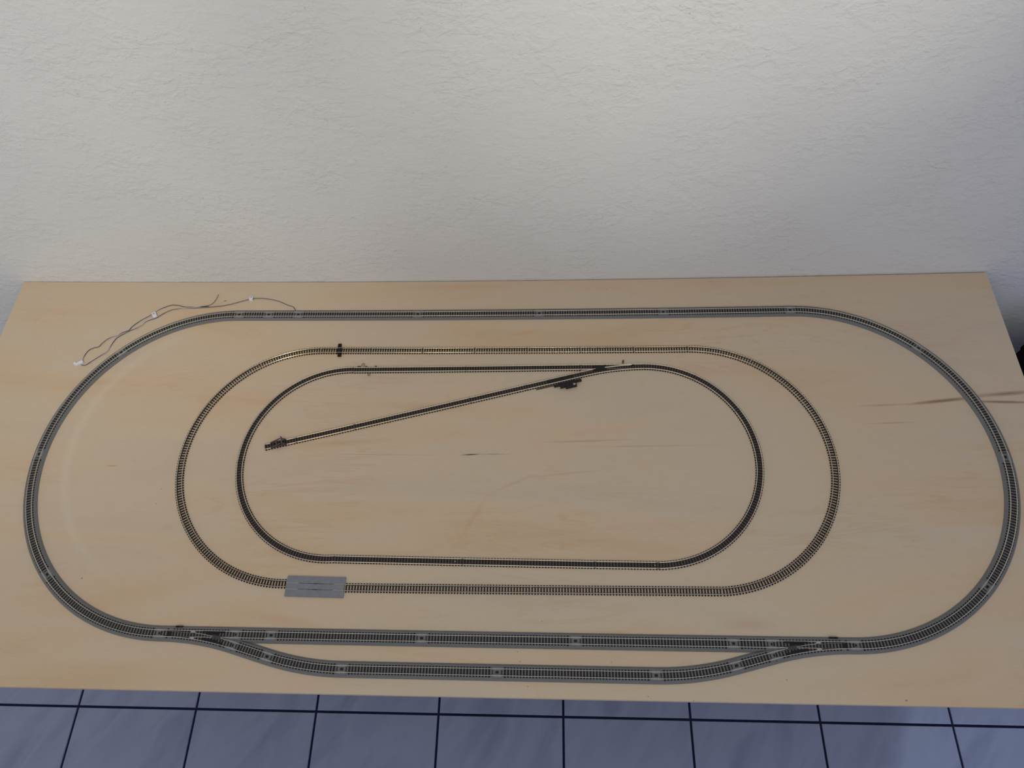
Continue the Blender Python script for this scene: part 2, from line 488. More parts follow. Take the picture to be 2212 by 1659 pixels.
def joiners(path, t, org, ends, zr):
    """lens-shaped covers over the rail joints, half of each on either piece"""
    for e in ends:
        d0, d1 = (0.05, 8.8) if e == 0 else (path.L-8.8, path.L-0.05)
        for sgn in (-1, 1):
            def w(d, sgn=sgn, e=e):
                q = (d if e == 0 else path.L-d)/8.8
                hw = 0.75 + 1.25*math.sqrt(max(0.0, 1-q*q))
                return [(sgn*5.0-hw, BZ), (sgn*5.0+hw, BZ), (sgn*5.0+hw*0.75, BZ+1.5), (sgn*5.0-hw*0.75, BZ+1.5)]
            sweep(path, [], d0, d1, 'rail_joiner', M['joiner'], t, org, step=1.5, widths=w)

def outer_track(name, label, path, beds=None, group=None, parent_thing=None):
    org = mid_origin(path)
    t = thing(name, label, 'model track', org, group)
    sweep(path, bed_profile(), 0.02, path.L-0.02, 'roadbed', M['ballast'], t, org, step=6 if beds else None, widths=beds)
    for sgn in (-1, 1):
        sweep(path, rail_prof(sgn*5.0, BZ+0.45), 0.15, path.L-0.15, 'rail', M['rail'], t, org)
    n = int(round(path.L/5.0))
    pitch = path.L/n
    full = sleeper_mesh('outer', 2.6, 15.6, BZ-0.5, BZ+0.5, M['tie_outer'])
    short = sleeper_mesh('outer_s', 1.5, 6.4, BZ-0.5, BZ+0.5, M['tie_outer'])
    stub = sleeper_mesh('outer_e', 2.3, 3.6, BZ-0.5, BZ+0.6, M['tie_outer'])
    wide = sleeper_mesh('outer_w', 2.9, 16.4, BZ-0.5, BZ+0.5, M['tie_outer'])
    for i in range(n):
        d = (i+0.5)*pitch
        x, y, h = path.at(d)
        e = min(i, n-1-i)
        if e == 0: x, y, h = path.at(1.3 if i == 0 else path.L-1.3)
        put_sleeper((stub, short, wide)[e] if e < 3 else full, x, y, h, t, org)
    joiners(path, t, org, (0, 1), BZ)
    # dark round hole in the bed beside the joint
    return t

def chain(x, y, h, specs):
    out = []
    for L, k in specs:
        p = Path(x, y, h, L, k); out.append(p); x, y, h = p.end()
    return out

# ---- outer oval, back row
OV = 'sections of the grey-bedded outer oval'
back = chain(-558, 630, 0, [(62, 0), (62, 0)] + [(248, 0)]*4)
bl = [('straight_track', 'short grey-bedded straight track, first after the back left curve of the outer oval'),
      ('straight_track', 'short grey-bedded straight track whose right end takes the dark blue wire'),
      ('straight_track', 'long grey-bedded straight track on the back row, just right of where the wire joins'),
      ('straight_track', 'grey-bedded straight track on the back row, second long piece from the wire joint'),
      ('straight_track', 'grey-bedded straight track on the back row, third long piece from the wire joint'),
      ('straight_track', 'long grey-bedded straight track on the back row, next to the right-hand curve')]
for p, (n_, l_) in zip(back, bl): outer_track(n_, l_, p, group=OV)
# ---- right curve
Q = 315*PI/4
rc = chain(558, 630, 0, [(Q, -1/315)]*4)
rl = ['grey-bedded curved track at the back right corner, beginning at the back straights',
      'grey-bedded curved track on the right side, crossing the brown veneer streaks, back half',
      'grey-bedded curved track on the right side, front half, nearest the right picture edge',
      'grey-bedded curved track at the front right corner, ending at the right-hand turnout']
for p, l_ in zip(rc, rl): outer_track('curved_track', l_, p, group=OV)
# ---- left curve
lc = chain(-558, 0, PI, [(Q, -1/315)]*4)
ll = ['grey-bedded curved track at the front left corner, ending at the left-hand turnout',
      'grey-bedded curved track on the left side, front half, nearest the left picture edge',
      'grey-bedded curved track on the left side, back half, with the pale ring beside it',
      'grey-bedded curved track at the back left corner, alongside the twisted wires']
for p, l_ in zip(lc, ll): outer_track('curved_track', l_, p, group=OV)
# ---- front row, main line
def fill_bed(toe_first, side):
    """bed of a 60 mm piece next to a turnout, cut back on the side of its neighbour"""
    def w(d):
        q = d if toe_first else 60 - d
        cutw = min(12.5, 8.1 + 0.1317*q)
        return bed_profile(cutw, 12.5) if side > 0 else bed_profile(12.5, cutw)
    return w
outer_track('straight_track', 'short grey-bedded straight track on the main line just right of the left turnout', Path(-432, 0, 0, 60), fill_bed(True, -1), OV)
fr = chain(-372, 0, 0, [(248, 0)]*3)
fl = ['long grey-bedded straight track on the front main line, leftmost of its three long pieces',
      'long grey-bedded straight track on the front main line, middle of its three long pieces',
      'long grey-bedded straight track on the front main line, rightmost of its three long pieces']
for p, l_ in zip(fr, fl): outer_track('straight_track', l_, p, group=OV)
outer_track('straight_track', 'short grey-bedded straight track on the main line just left of the right turnout', Path(372, 0, 0, 60), fill_bed(False, -1), OV)

# ---- turnouts of the outer oval
def outer_turnout(label, x0, mir):
    """toe at (x0, 0); mir=+1 opens to +x, mir=-1 opens to -x; branch bends towards -y"""
    org = (x0+mir*63, 0, sag(x0+mir*63))
    t = thing('turnout_track', label, 'model turnout', org, 'turnouts of the outer oval')
    R = 481.0
    X = lambda d: x0 + mir*d
    yc = lambda d: -(R - math.sqrt(R*R - d*d))
    L = 126.0
    # bed: top edge straight, bottom edge follows the branch
    g = Geo(); n = 24
    for i in range(n+1):
        d = 0.1 + (124.4-0.1)*i/n if i < n else 125.9
        slope = math.atan2(-yc(min(d, 124))*2/max(d, 1e-3), 1)
        cs = 1/math.cos(slope)
        yl = yc(min(d, 124.5)) - 12.5*cs; yt = yc(min(d, 124.5)) - 9.4*cs
        z = sag(X(d))
        for y, zz in ((12.5, 0.05), (12.5, 0.9), (9.4, BZ), (yt, BZ), (yl, 0.9), (yl, 0.05)):
            g.v.append((X(d), y, zz+z))
    for i in range(n):
        for k in range(6):
            k2 = (k+1) % 6
            g.f.append((i*6+k, i*6+k2, (i+1)*6+k2, (i+1)*6+k))
    g.f.append(tuple(range(5, -1, -1))); g.f.append(tuple(range(n*6, n*6+6)))
    g.obj('roadbed', M['ballast'], t, org)
    hs = 0 if mir > 0 else PI
    sgn = -mir      # +off (left of heading) is -y when heading PI
    pm = Path(x0, 0, hs, L)
    pb = Path(x0, 0, hs, R*rad(15), -mir/R)
    up, lo = (mir*5.0, -mir*5.0)   # offsets: up is +y side
    zt = BZ+0.45
    sweep(pm, rail_prof(up, zt), 0.2, L-0.2, 'stock_rail', M['rail'], t, org)
    sweep(pb, rail_prof(lo, zt), 0.2, pb.L-0.2, 'stock_rail', M['rail'], t, org, step=6)
    sweep(pm, rail_prof(lo, zt, 2.0, 0.8), 58, 90, 'closure_rail', M['rail'], t, org)
    sweep(pb, rail_prof(up, zt, 2.0, 0.8), 58, 90, 'closure_rail', M['rail'], t, org, step=6)
    sweep(pm, rail_prof(lo, zt), 104, L-0.2, 'frog_rail', M['rail'], t, org)
    sweep(pb, rail_prof(up, zt), 104, pb.L-0.2, 'frog_rail', M['rail'], t, org, step=6)
    # switch blades
    sweep(pm, rail_prof(lo, zt, 1.9, 0.7), 14, 56, 'switch_blade', M['rail_dull'], t, org)
    b = Path(x0, 0, hs, 60, -mir/R)
    o2 = up - mir*1.3
    sweep(b, rail_prof(o2, zt, 1.9, 0.7), 14, 56, 'switch_blade', M['rail_dull'], t, org, step=6)
    # blade heel blocks
    for yy in (5.0-1.7, -5.0-1.7):
        gg = Geo(); gg.box(X(56), yy, BZ, BZ+2.5, 7, 3.6); gg.obj('heel_block', M['pivot'], t, org)
    # frog and guard plates
    gg = Geo(); gg.box(X(98), -5.2, BZ, BZ+1.9, 20, 5.4, -mir*rad(9)); gg.obj('frog_block', M['ballast_dark'], t, org)
    gg = Geo(); gg.box(X(89), 2.9, BZ, BZ+2.0, 36, 1.8); gg.obj('guard_rail', M['black'], t, org)
    xx, yy, hh = pb.at(90, lo + mir*2.2)
    gg = Geo(); gg.box(xx, yy, BZ, BZ+2.0, 36, 1.8, hh); gg.obj('guard_rail', M['black'], t, org)
    gg = Geo(); gg.box(X(89), 0.2, BZ, BZ+0.62, 22, 3.2); gg.box(X(86), -9.2, BZ, BZ+0.62, 26, 3.0, -mir*rad(9)); gg.obj('dark_plate', M['black'], t, org)
    # throw bar cover and manual lever slot
    gg = Geo(); gg.box(X(17), 0, BZ, BZ+1.1, 5.6, 7.8); gg.obj('throw_bar_cover', M['black'], t, org)
    gg = Geo(); gg.box(X(30 if mir > 0 else 32), 10.9, 0.6, BZ+0.3, 11, 3.0); gg.box(X(26), 10.9, BZ+0.3, BZ+1.5, 3.4, 2.4)
    gg.obj('lever', M['black'], t, org)
    # sleepers, growing with the branch
    n = 25
    for i in range(n):
        d = (i+0.5)*L/n
        if 13.5 < d < 20.5 : continue
        top = 7.8; bot = yc(d) - 7.8
        if i < 2: top = 4.0; bot = -4.0
        if d > 104:
            # two separate rows once the tracks part
            a = (7.8 if i < n-2 else 4.0); 
            mA = sleeper_mesh('outer', 2.6, 15.6, BZ-0.5, BZ+0.5, M['tie_outer']) if i < n-2 else sleeper_mesh('outer_s', 2.3, 8.0, BZ-0.5, BZ+0.5, M['tie_outer'])
            me = sleeper_mesh('tn', 2.5, 11.0, BZ-0.5, BZ+0.5, M['tie_outer'])
            if i < n-2: put_sleeper(me, X(d), 7.8-5.5, 0, t, org)
            else: put_sleeper(mA, X(d), 0, 0, t, org)
            x, y, h = pb.at(d*pb.L/L, 0)
            if i < n-2:
                x, y, h = pb.at(d*pb.L/L, -mir*2.3)
                put_sleeper(me, x, y, h, t, org)
            else: put_sleeper(mA, x, y, h, t, org)
            continue
        ln = round(top-bot, 1)
        put_sleeper(sleeper_mesh('t', 2.5, ln, BZ-0.5, BZ+0.5, M['tie_outer']), X(d), (top+bot)/2, 0, t, org)
    joiners(pm, t, org, (0, 1), BZ); joiners(pb, t, org, (1,), BZ)
    return pb
pbL = outer_turnout('grey-bedded turnout at the left end of the front passing siding', -558, 1)
pbR = outer_turnout('grey-bedded turnout at the right end of the front passing siding', 558, -1)

# ---- passing siding
SG = 'sections of the front passing siding'
x, y, h = pbL.end()
sl = chain(x, y, h, [(63, 0), (481*rad(15), 1/481)])
outer_track('straight_track', 'short slanting grey-bedded track of the siding, leaving the left turnout', sl[0], fill_bed(True, 1), SG)
outer_track('curved_track', 'gently curved grey-bedded track at the left end of the front siding', sl[1], group=SG)
x, y, h = sl[1].end()
ss = chain(x, y, 0, [(-x, 0), (-x, 0)])
outer_track('straight_track', 'frontmost long grey-bedded straight track, left one of the siding pair', ss[0], group=SG)
outer_track('straight_track', 'frontmost long grey-bedded straight track, right one of the siding pair', ss[1], group=SG)
x, y, h = pbR.end()
sr = chain(x, y, h, [(63, 0), (481*rad(15), -1/481)])
outer_track('straight_track', 'short slanting grey-bedded track of the siding, meeting the right turnout', sr[0], fill_bed(True, -1), SG)
outer_track('curved_track', 'gently curved grey-bedded track at the right end of the front siding', sr[1], group=SG)

# ------------------------------------------------------------------ bare tracks (middle and inner ovals)
def bare_track(name, label, path, kind, group, skip=None, cat='model track'):
    org = mid_origin(path)
    t = thing(name, label, cat, org, group)
    if kind == 'mid':
        mt, sw, sl_, zt, pitch0, rw, mr = M['tie_mid'], 2.1, 15.8, 1.6, 4.96, 0.85, M['rail']
    else:
        mt, sw, sl_, zt, pitch0, rw, mr = M['tie_in'], 2.7, 14.8, 1.6, 5.05, 1.15, M['rail']
    for sgn in (-1, 1):
        sweep(path, rail_prof(sgn*5.0, zt, 2.0, rw), 0.25, path.L-0.25, 'rail', mr, t, org)
    if kind == 'mid':
        for sgn in (-1, 1):
            sweep(path, [(sgn*4.6-0.75, 0.1), (sgn*4.6+0.75, 0.1), (sgn*4.6+0.75, 1.2), (sgn*4.6-0.75, 1.2)], 2.6, path.L-2.6, 'webbing', mt, t, org)
    else:
        sweep(path, [(-5.6, 0.1), (5.6, 0.1), (5.6, 1.1), (-5.6, 1.1)], 0.02, path.L-0.02, 'webbing', M['web_in'], t, org)
    n = int(round(path.L/pitch0)); pitch = path.L/n
    me = sleeper_mesh(kind, sw, sl_, 0.05, zt, mt)
    for i in range(n):
        d = (i+0.5)*pitch
        if skip and skip(d): continue
        x, y, h = path.at(d)
        put_sleeper(me, x, y, h, t, org)
    for sgn in (-1, 1):      # metal joiner that sits under the rail foot at one end
        sweep(path, [(sgn*5.0-1.1, zt-0.1), (sgn*5.0+1.1, zt-0.1), (sgn*5.0+0.9, zt+0.9), (sgn*5.0-0.9, zt+0.9)], path.L-3.6, path.L-0.2, 'rail_joiner', M['rail_dull'], t, org)
    return t, org

MG = 'sections of the bare-sleepered middle oval'
def line_chain(x0, y0, x1, y1, n):
    h = math.atan2(y1-y0, x1-x0); L = math.hypot(x1-x0, y1-y0)/n
    return chain(x0, y0, h, [(L, 0)]*n)
mb = line_chain(-374.9, 545.2, 352.3, 544.4, 7)
mbl = ['middle oval straight track at the back left end, carrying the dark feeder clip',
       'middle oval back straight track, next one to the right of the feeder clip',
       'middle oval back straight track, third counted from the back left curve',
       'middle oval back straight track, the central one of seven',
       'middle oval back straight track, third counted from the back right curve',
       'middle oval back straight track, second counted from the back right curve',
       'middle oval back straight track with bright glints, touching the back right curve']
mid_feed = None
for i, (p, l_) in enumerate(zip(mb, mbl)):
    r = bare_track('straight_track', l_, p, 'mid', MG, skip=(lambda d: 33 < d < 44.5) if i == 0 else None)
    if i == 0: mid_feed = (p,) + r
# feeder clip: part of that first straight
p, t, org = mid_feed
g = Geo()
x, y, h = p.at(38.5)
g.box(x, y, 0.1, 2.1, 10.5, 15.0, h)
g.box(x-1.2, y+11.2, 0.1, 3.4, 6.6, 7.4, h)
g.box(x+1.2, y-10.8, 0.1, 3.4, 7.0, 6.6, h)
g.box(x, y, 2.1, 2.8, 8.5, 6.0, h)
fc = g.obj('feeder_clip', M['tie_mid'], t, org)
fc['label'] = 'black feeder clip with square tabs either side'
def arc_chain(cx, cy, r, a0, a1, n):
    """clockwise arc from angle a0 to a1 (degrees)"""
    A0, A1 = rad(a0), rad(a1)
    L = r*abs(A1-A0)/n
    return chain(cx+r*math.cos(A0), cy+r*math.sin(A0), A0-PI/2, [(L, -1/r)]*n)
mr_ = arc_chain(352.3, 312.6, 231.8, 90, -87, 6)
mrl = ['middle oval curved track, first of the right-hand bend counted from the back straights',
       'middle oval curved track, second of the right-hand bend counted from the back straights',
       'middle oval curved track, third of the right-hand bend, just behind its rightmost point',
       'middle oval curved track, fourth of the right-hand bend, just in front of its rightmost point',
       'middle oval curved track, second of the right-hand bend counted from the front straights',
       'middle oval curved track, last of the right-hand bend before the front straights']
for p, l_ in zip(mr_, mrl): bare_track('curved_track', l_, p, 'mid', MG)
ml_ = arc_chain(-368.6, 314.6, 230.6, -90+1.6-360+360, -270+1.6, 6)
mll = ['middle oval curved track beside the grey crossing plate, at the front of the left bend',
       'middle oval curved track, second of the left-hand bend counted from the grey crossing plate',
       'middle oval curved track, third of the left-hand bend, just in front of its leftmost point',
       'middle oval curved track, fourth of the left-hand bend, just behind its leftmost point',
       'middle oval curved track with bright rail glints, second from the back straights on the left',
       'middle oval curved track, last of the left-hand bend before the back straights']
for p, l_ in zip(ml_, mll): bare_track('curved_track', l_, p, 'mid', MG)
fs = line_chain(-261.6, 78.9, 364.0, 81.2, 6)
fsl = ['middle oval front straight track touching the right edge of the grey crossing plate',
       'middle oval front straight track, second to the right of the grey crossing plate',
       'middle oval front straight track, third to the right of the grey crossing plate',
       'middle oval front straight track, third counted from the front right bend',
       'middle oval front straight track, second counted from the front right bend',
       'middle oval front straight track touching the front right bend']
for p, l_ in zip(fs, fsl): bare_track('straight_track', l_, p, 'mid', MG)

# grey level-crossing / rerailing plate
t = thing('crossing_track', 'flat grey rectangular crossing plate set into the front of the middle oval', 'model track', (-312, 80, sag(-312)))
org = (-312, 80, sag(-312))
p = Path(-362.2, 80.4, -0.012, 100.4)
sweep(p, [(-17.2, 0.1), (17.2, 0.1), (17.2, 1.0), (-17.2, 1.0)], 0.1, p.L-0.1, 'base_plate', M['crossing'], t, org)
for s_ in (-1, 1):
    a, b = (5.35, 17.2) if s_ > 0 else (-17.2, -5.35)
    sweep(p, [(a, 1.0), (b, 1.0), (b-(0.3 if s_ > 0 else 0), 2.7), (a+(0 if s_ > 0 else 0.3), 2.7)], 0.1, p.L-0.1, 'side_panel', M['crossing'], t, org)
    sweep(p, rail_prof(s_*5.0, 1.2, 2.0, 0.85), 0.1, 21, 'rail', M['rail'], t, org)
    sweep(p, rail_prof(s_*5.0, 1.2, 2.0, 0.85), p.L-19, p.L-0.1, 'rail', M['rail'], t, org)
    sweep(p, rail_prof(s_*5.0, 1.2, 1.45, 0.6), 21, p.L-19, 'rail', M['rail_dull'], t, org)
    x, y, h = p.at(50, s_*5.0)
    g = Geo(); g.box(x, y, 1.0, 2.95, 7.0, 1.7, h); g.box(x, y, 1.0, 2.85, 26, 0.9, h); g.obj('guide_wedge', M['crossing_dark'], t, org)
g = Geo()
def at(d, o):
    x, y, h = p.at(d, o); return (x, y, 1.0+sag(x))
poly = [at(1, -4.3), at(12, -4.45), at(50, -4.5), at(88, -4.45), at(99.5, -4.3), at(99.5, 4.3), at(88, 4.45), at(50, 4.5), at(12, 4.45), at(1, 4.3)]
g.prism(poly, (0, 0, 1.7)); g.obj('centre_panel', M['crossing'], t, org)

# ---- inner oval
IG = 'sections of the black-webbed inner oval'
ib = line_chain(-301.6, 500.4, 143.5, 504.9, 2)
ibl = ['inner oval back straight track at the left, with two small wire lugs beside it',
       'inner oval back straight track, between the lugged piece and the inner turnout']
for i, (p, l_) in enumerate(zip(ib, ibl)):
    t, org = bare_track('straight_track', l_, p, 'in', IG)
    if i == 0:
        for (lx, ly, sgn) in ((-284.5, 511.6, 1), (-270.5, 490.2, -1)):
            pts = []
            for k in range(15):
                a = rad(-60 + 300*k/14) if sgn > 0 else rad(120 + 300*k/14)
                pts.append((lx+2.3*math.cos(a), ly+3.0*math.sin(a), 1.4+sag(lx)+0.12*k))
            v, f = tube(pts, 0.6, 6)
            o = new_obj('wire_lug', v, f, M['brass'], t, org, True)
        g = Geo()
        g.box(-292, 508.3, 0.1, 1.8, 7, 1.6); g.box(-278, 508.2, 0.1, 1.8, 5, 1.4); g.box(-259, 508.6, 0.1, 2.0, 4, 1.8)
        g.obj('clip_foot', M['black'], t, org)
ir = arc_chain(263.5, 314.2, 191.6, 90, -90, 6)
irl = ['inner oval curved track starting at the inner turnout, first of the right bend',
       'inner oval curved track, second of the right bend counted from the inner turnout',
       'inner oval curved track, third of the right bend, just behind its rightmost point',
       'inner oval curved track, fourth of the right bend, just in front of its rightmost point',
       'inner oval curved track, fifth of the right bend counted from the inner turnout',
       'inner oval curved track, last of the right bend before the front straights']
for p, l_ in zip(ir, irl): bare_track('curved_track', l_, p, 'in', IG)
il = arc_chain(-301.6, 313.9, 186.9, 275-360, 90-360, 6)
ill = ['inner oval curved track at the front of the left bend, next to the front straights',
       'inner oval curved track, second of the left bend counted from the front',
       'inner oval curved track, third of the left bend, just in front of its leftmost point',
       'inner oval curved track, fourth of the left bend, just behind its leftmost point',
       'inner oval curved track with one brilliant white glint, fifth of the left bend',
       'inner oval curved track at the back of the left bend, before the lugged straight']
for p, l_ in zip(il, ill): bare_track('curved_track', l_, p, 'in', IG)
for (a, b, l_) in (((-285.3, 127.4), (-63.6, 125.3), 'long inner oval front straight track, left one, with a white dot near its right end'),
                   ((-63.6, 125.3), (160.0, 123.2), 'long inner oval front straight track, middle one'),
                   ((160.0, 123.2), (263.5, 122.7), 'short inner oval front straight track, next to the front right bend')):
    p = line_chain(a[0], a[1], b[0], b[1], 1)[0]
    t, org = bare_track('straight_track', l_, p, 'in', IG)
    if 'middle' not in l_:       # head of the fixing pin between the rails
        x, y, h = p.at(p.L-(14 if 'left one' in l_ else 5))
        g = Geo(); g.cyl((x, y), 0.75, 1.6, 2.3, 10); g.obj('pin', M['white_plastic'], t, org)

# ---- inner turnout: toe at (263.5, 505.8), opens to the left, branch bends towards the front
def inner_turnout():
    x0, y0 = 263.5, 505.8
    L = 119.6; R = 462.0
    hm = PI + 0.0075
    pm = Path(x0, y0, hm, L)
    pb = Path(x0, y0, hm, R*rad(14.9), 1/R)
    org = (x0-60, y0-4, sag(x0-60))
    t = thing('turnout_track', 'bare black turnout at the back right of the inner oval, feeding the slanting spur', 'model turnout', org)
    zt = 1.6
    # left of travel is the front (-y) side
    sweep(pm, [(-5.6, 0.1), (5.6, 0.1), (5.6, 1.1), (-5.6, 1.1)], 0.02, L-0.02, 'webbing', M['web_in'], t, org)
    sweep(pb, [(-5.6, 0.12), (5.6, 0.12), (5.6, 1.0), (-5.6, 1.0)], 4, pb.L-0.02, 'webbing', M['web_in'], t, org, step=6)
    sweep(pm, rail_prof(-5, zt, 2, 1.2), 0.3, L-0.3, 'stock_rail', M['rail'], t, org)
    sweep(pb, rail_prof(5, zt, 2, 1.25), 0.3, pb.L-0.3, 'stock_rail', M['rail'], t, org, step=6)
    sweep(pm, rail_prof(5, zt, 2, 1.1), 96, L-0.3, 'frog_rail', M['rail'], t, org)
    sweep(pb, rail_prof(-5, zt, 2, 1.1), 92, pb.L-0.3, 'frog_rail', M['rail'], t, org, step=6)
    sweep(pb, rail_prof(-5+0.9, zt, 2.1, 1.9), 22, 74, 'switch_blade', M['rail'], t, org, step=6)
    sweep(pm, rail_prof(5-0.6, zt, 2, 0.7), 24, 70, 'switch_blade', M['rail_dull'], t, org)
    x, y, h = pm.at(84, 1.8)
    g = Geo(); g.box(x, y, 0.2, 2.5, 26, 10.5, h+0.09); g.obj('frog_block', M['black'], t, org)
    x, y, h = pm.at(22, -3.4)
    g = Geo(); g.box(x, y, 0.2, 3.3, 6, 2.2, h); g.obj('throw_bar', M['black'], t, org)
    g = Geo(); xx = 224.5; yy = 515.5
    g.box(xx, yy, 0.1, 1.2, 3.2, 5.0); g.box(xx+0.8, yy+2.6, 1.2, 5.2, 3.0, 2.6, 0.4, 0.7); g.obj('lever', M['brass'], t, org)
    x, y, h = pb.at(60, 0)
    n = 24
    for i in range(n):
        d = (i+0.5)*L/n
        yb = d*d/(2*R)
        if d < 92:
            ln = round(14.6+yb, 1)
            x, y, h = pm.at(d, yb/2)
            put_sleeper(sleeper_mesh('it', 2.7, ln, 0.05, zt, M['tie_in']), x, y, h-0.0, t, org)
        else:
            me = sleeper_mesh('it', 2.7, 9.5, 0.05, zt, M['tie_in'])
            x, y, h = pm.at(d, -2.55); put_sleeper(me, x, y, h, t, org)
            x, y, h = pb.at(d*pb.L/L, 2.55); put_sleeper(me, x, y, h, t, org)
    return pb
pbi = inner_turnout()
# ---- slanting spur: uncoupler, straights, buffer stop
x, y, h = pbi.end()
ex, ey = -448.4, 334.6
hh = math.atan2(ey-y, ex-x)
tot = math.hypot(ex-x, ey-y)
unit = tot/ (111*5+57.5)
sp = chain(x, y, hh, [(111*unit, 0), (111*unit, 0), (222*unit, 0), (111*unit, 0), (57.5*unit, 0)])
SPG = 'sections of the slanting spur'
t, org = bare_track('uncoupler_track', 'spur track next to the inner turnout, black block between rails and black motor beside it', sp[0], 'in', SPG)
p = sp[0]
x, y, h = p.at(44, -0.4); g = Geo(); g.box(x, y, 1.6, 2.7, 50, 7.4, h); g.obj('uncoupler_ramp', M['black'], t, org)
sweep(p, [(7.5, 0.1), (10.6, 0.1), (10.6, 1.2), (7.5, 1.2)], 5, 93, 'side_strip', M['web_in'], t, org)
g = Geo()
def pb_(d, o, z0, z1, lx, ly, top=1.0):
    x, y, h = p.at(d, o); g.box(x, y, z0, z1, lx, ly, h, top)
pb_(31.5, 12.6, 0.1, 4.5, 54, 3.6)
pb_(33.5, 10.4, 0.1, 3.6, 33, 3.2)
pb_(32.0, 16.4, 0.1, 6.0, 31, 6.5)
pb_(27.0, 19.4, 0.1, 7.0, 21.5, 7.6)
mo = g.obj('motor_housing', M['black'], t, org)
x, y, h = p.at(20.5, 19.6)
g = Geo(); g.box(x, y, 7.0, 7.6, 4.6, 3.6, h); g.obj('label_patch', M['pivot'], mo, (0, 0, 0))
for c in mo.children:
    c.location = tuple(-v*MM for v in org)
bare_track('straight_track', 'short spur straight track, second after the inner turnout', sp[1], 'in', SPG)
bare_track('straight_track', 'long spur straight track, midway along the slanting line', sp[2], 'in', SPG)
bare_track('straight_track', 'short spur straight track, adjoining the buffer stop piece', sp[3], 'in', SPG)
t, org = bare_track('buffer_track', 'dead-end piece of the spur carrying a small grey-brown buffer stop', sp[4], 'in', SPG)
p = sp[4]
g = Geo()
for s_ in (-1, 1):
    for (d0, z0, d1, z1, w) in ((16, 3.6, 24, 13.0, 1.5), (46, 3.6, 25, 13.0, 1.5), (16, 3.8, 46, 3.8, 1.4)):
        a = p.at(d0, s_*5.0); b = p.at(d1, s_*5.0)
        za, zb = z0+sag(a[0]), z1+sag(b[0])
        nx, ny = -math.sin(a[2])*0.8, math.cos(a[2])*0.8
        poly = [(a[0]-nx, a[1]-ny, za-w), (a[0]-nx, a[1]-ny, za+w*0.3), (b[0]-nx, b[1]-ny, zb+w*0.3), (b[0]-nx, b[1]-ny, zb-w)]
        g.prism(poly, (2*nx, 2*ny, 0))
fr_ = g.obj('buffer_frame', M['buffer'], t, org)
g = Geo()
x, y, h = p.at(22.5); g.box(x, y, 10.8, 13.6, 2.2, 15, h)
x, y, h = p.at(33.0); g.box(x, y, 7.6, 9.2, 1.8, 11, h)
g.obj('buffer_beam', M['buffer'], t, org)
g = Geo()
x, y, h = p.at(23.2, -7.2); g.box(x, y, 12.0, 16.5, 0.9, 0.9, h); g.obj('marker_post', M['buffer'], t, org)

# ------------------------------------------------------------------ wires and clips
def smooth_pts(P2, n=6):
    out = []
    for i in range(len(P2)-1):
        p0 = P2[max(0, i-1)]; p1 = P2[i]; p2 = P2[i+1]; p3 = P2[min(len(P2)-1, i+2)]
        for k in range(n):
            t_ = k/n
            out.append(tuple(0.5*((2*p1[j]) + (-p0[j]+p2[j])*t_ + (2*p0[j]-5*p1[j]+4*p2[j]-p3[j])*t_**2 + (-p0[j]+3*p1[j]-3*p2[j]+p3[j])*t_**3) for j in (0, 1)))
    out.append(tuple(P2[-1]))
    return out
WA = [[-441.5, 639.0], [-444.7, 644.2], [-450.0, 650.8], [-461.1, 654.7], [-484.9, 665.5], [-510.4, 671.2], [-533.3, 672.5], [-549.4, 668.9], [-581.5, 658.2], [-600.4, 653.7],
      [-617.9, 651.5], [-639.1, 650.2], [-658.2, 648.8], [-678.0, 647.8], [-702.0, 643.4], [-715.3, 637.5], [-725.7, 630.2], [-732.7, 624.3],
      [-742.2, 620.1], [-753.0, 614.1], [-759.0, 604.8], [-766.5, 597.8], [-775.9, 592.3], [-784.4, 587.7], [-795.0, 580.9], [-803.1, 573.3],
      [-808.1, 561.0], [-810.9, 548.4], [-813.1, 540.9], [-821.3, 532.2], [-836.3, 519.1], [-848.7, 509.6], [-858.0, 511.5]]
WB = [[-858.0, 516.0], [-857.2, 529.9], [-852.4, 543.9], [-842.4, 550.7], [-833.7, 552.7], [-828.1, 560.7], [-818.5, 571.8], [-802.5, 580.7],
      [-794.4, 587.8], [-782.7, 593.2], [-778.8, 601.5], [-771.6, 609.2], [-763.5, 616.4], [-752.6, 624.3], [-746.3, 630.1], [-742.3, 636.1],
      [-731.7, 645.3], [-718.7, 652.4], [-708.0, 656.1], [-694.5, 654.8], [-680.5, 650.6], [-668.9, 650.3], [-649.5, 651.5], [-628.3, 653.8]]
WB1 = WB[-2:] + [[-618.8, 660.7], [-614.0, 670.2], [-612.2, 679.6]]
WB2 = WB[-2:] + [[-614.8, 656.0], [-605.0, 660.7], [-597.5, 664.6]]
worg = (-650, 600, sag(-650))
wt = thing('feeder_cable', 'twisted dark blue and white feeder wires lying loose at the back left of the board', 'wire', worg)
def pair(points, ph, amp=0.62, r=0.52, period=88.0, lift=1.25):
    pts = smooth_pts(points)
    a, b = [], []
    d = 0
    for i, q in enumerate(pts):
        if i: d += math.hypot(q[0]-pts[i-1][0], q[1]-pts[i-1][1])
        n0 = pts[max(0, i-1)]; n1 = pts[min(len(pts)-1, i+1)]
        hh_ = math.atan2(n1[1]-n0[1], n1[0]-n0[0])
        th = 2*PI*d/period + ph
        o = amp*math.sin(th); z = lift + amp*math.cos(th)
        s0 = sag(q[0])
        a.append((q[0]-o*math.sin(hh_), q[1]+o*math.cos(hh_), z+s0))
        b.append((q[0]+o*math.sin(hh_), q[1]-o*math.cos(hh_), 2*lift-z+s0))
    return a, b
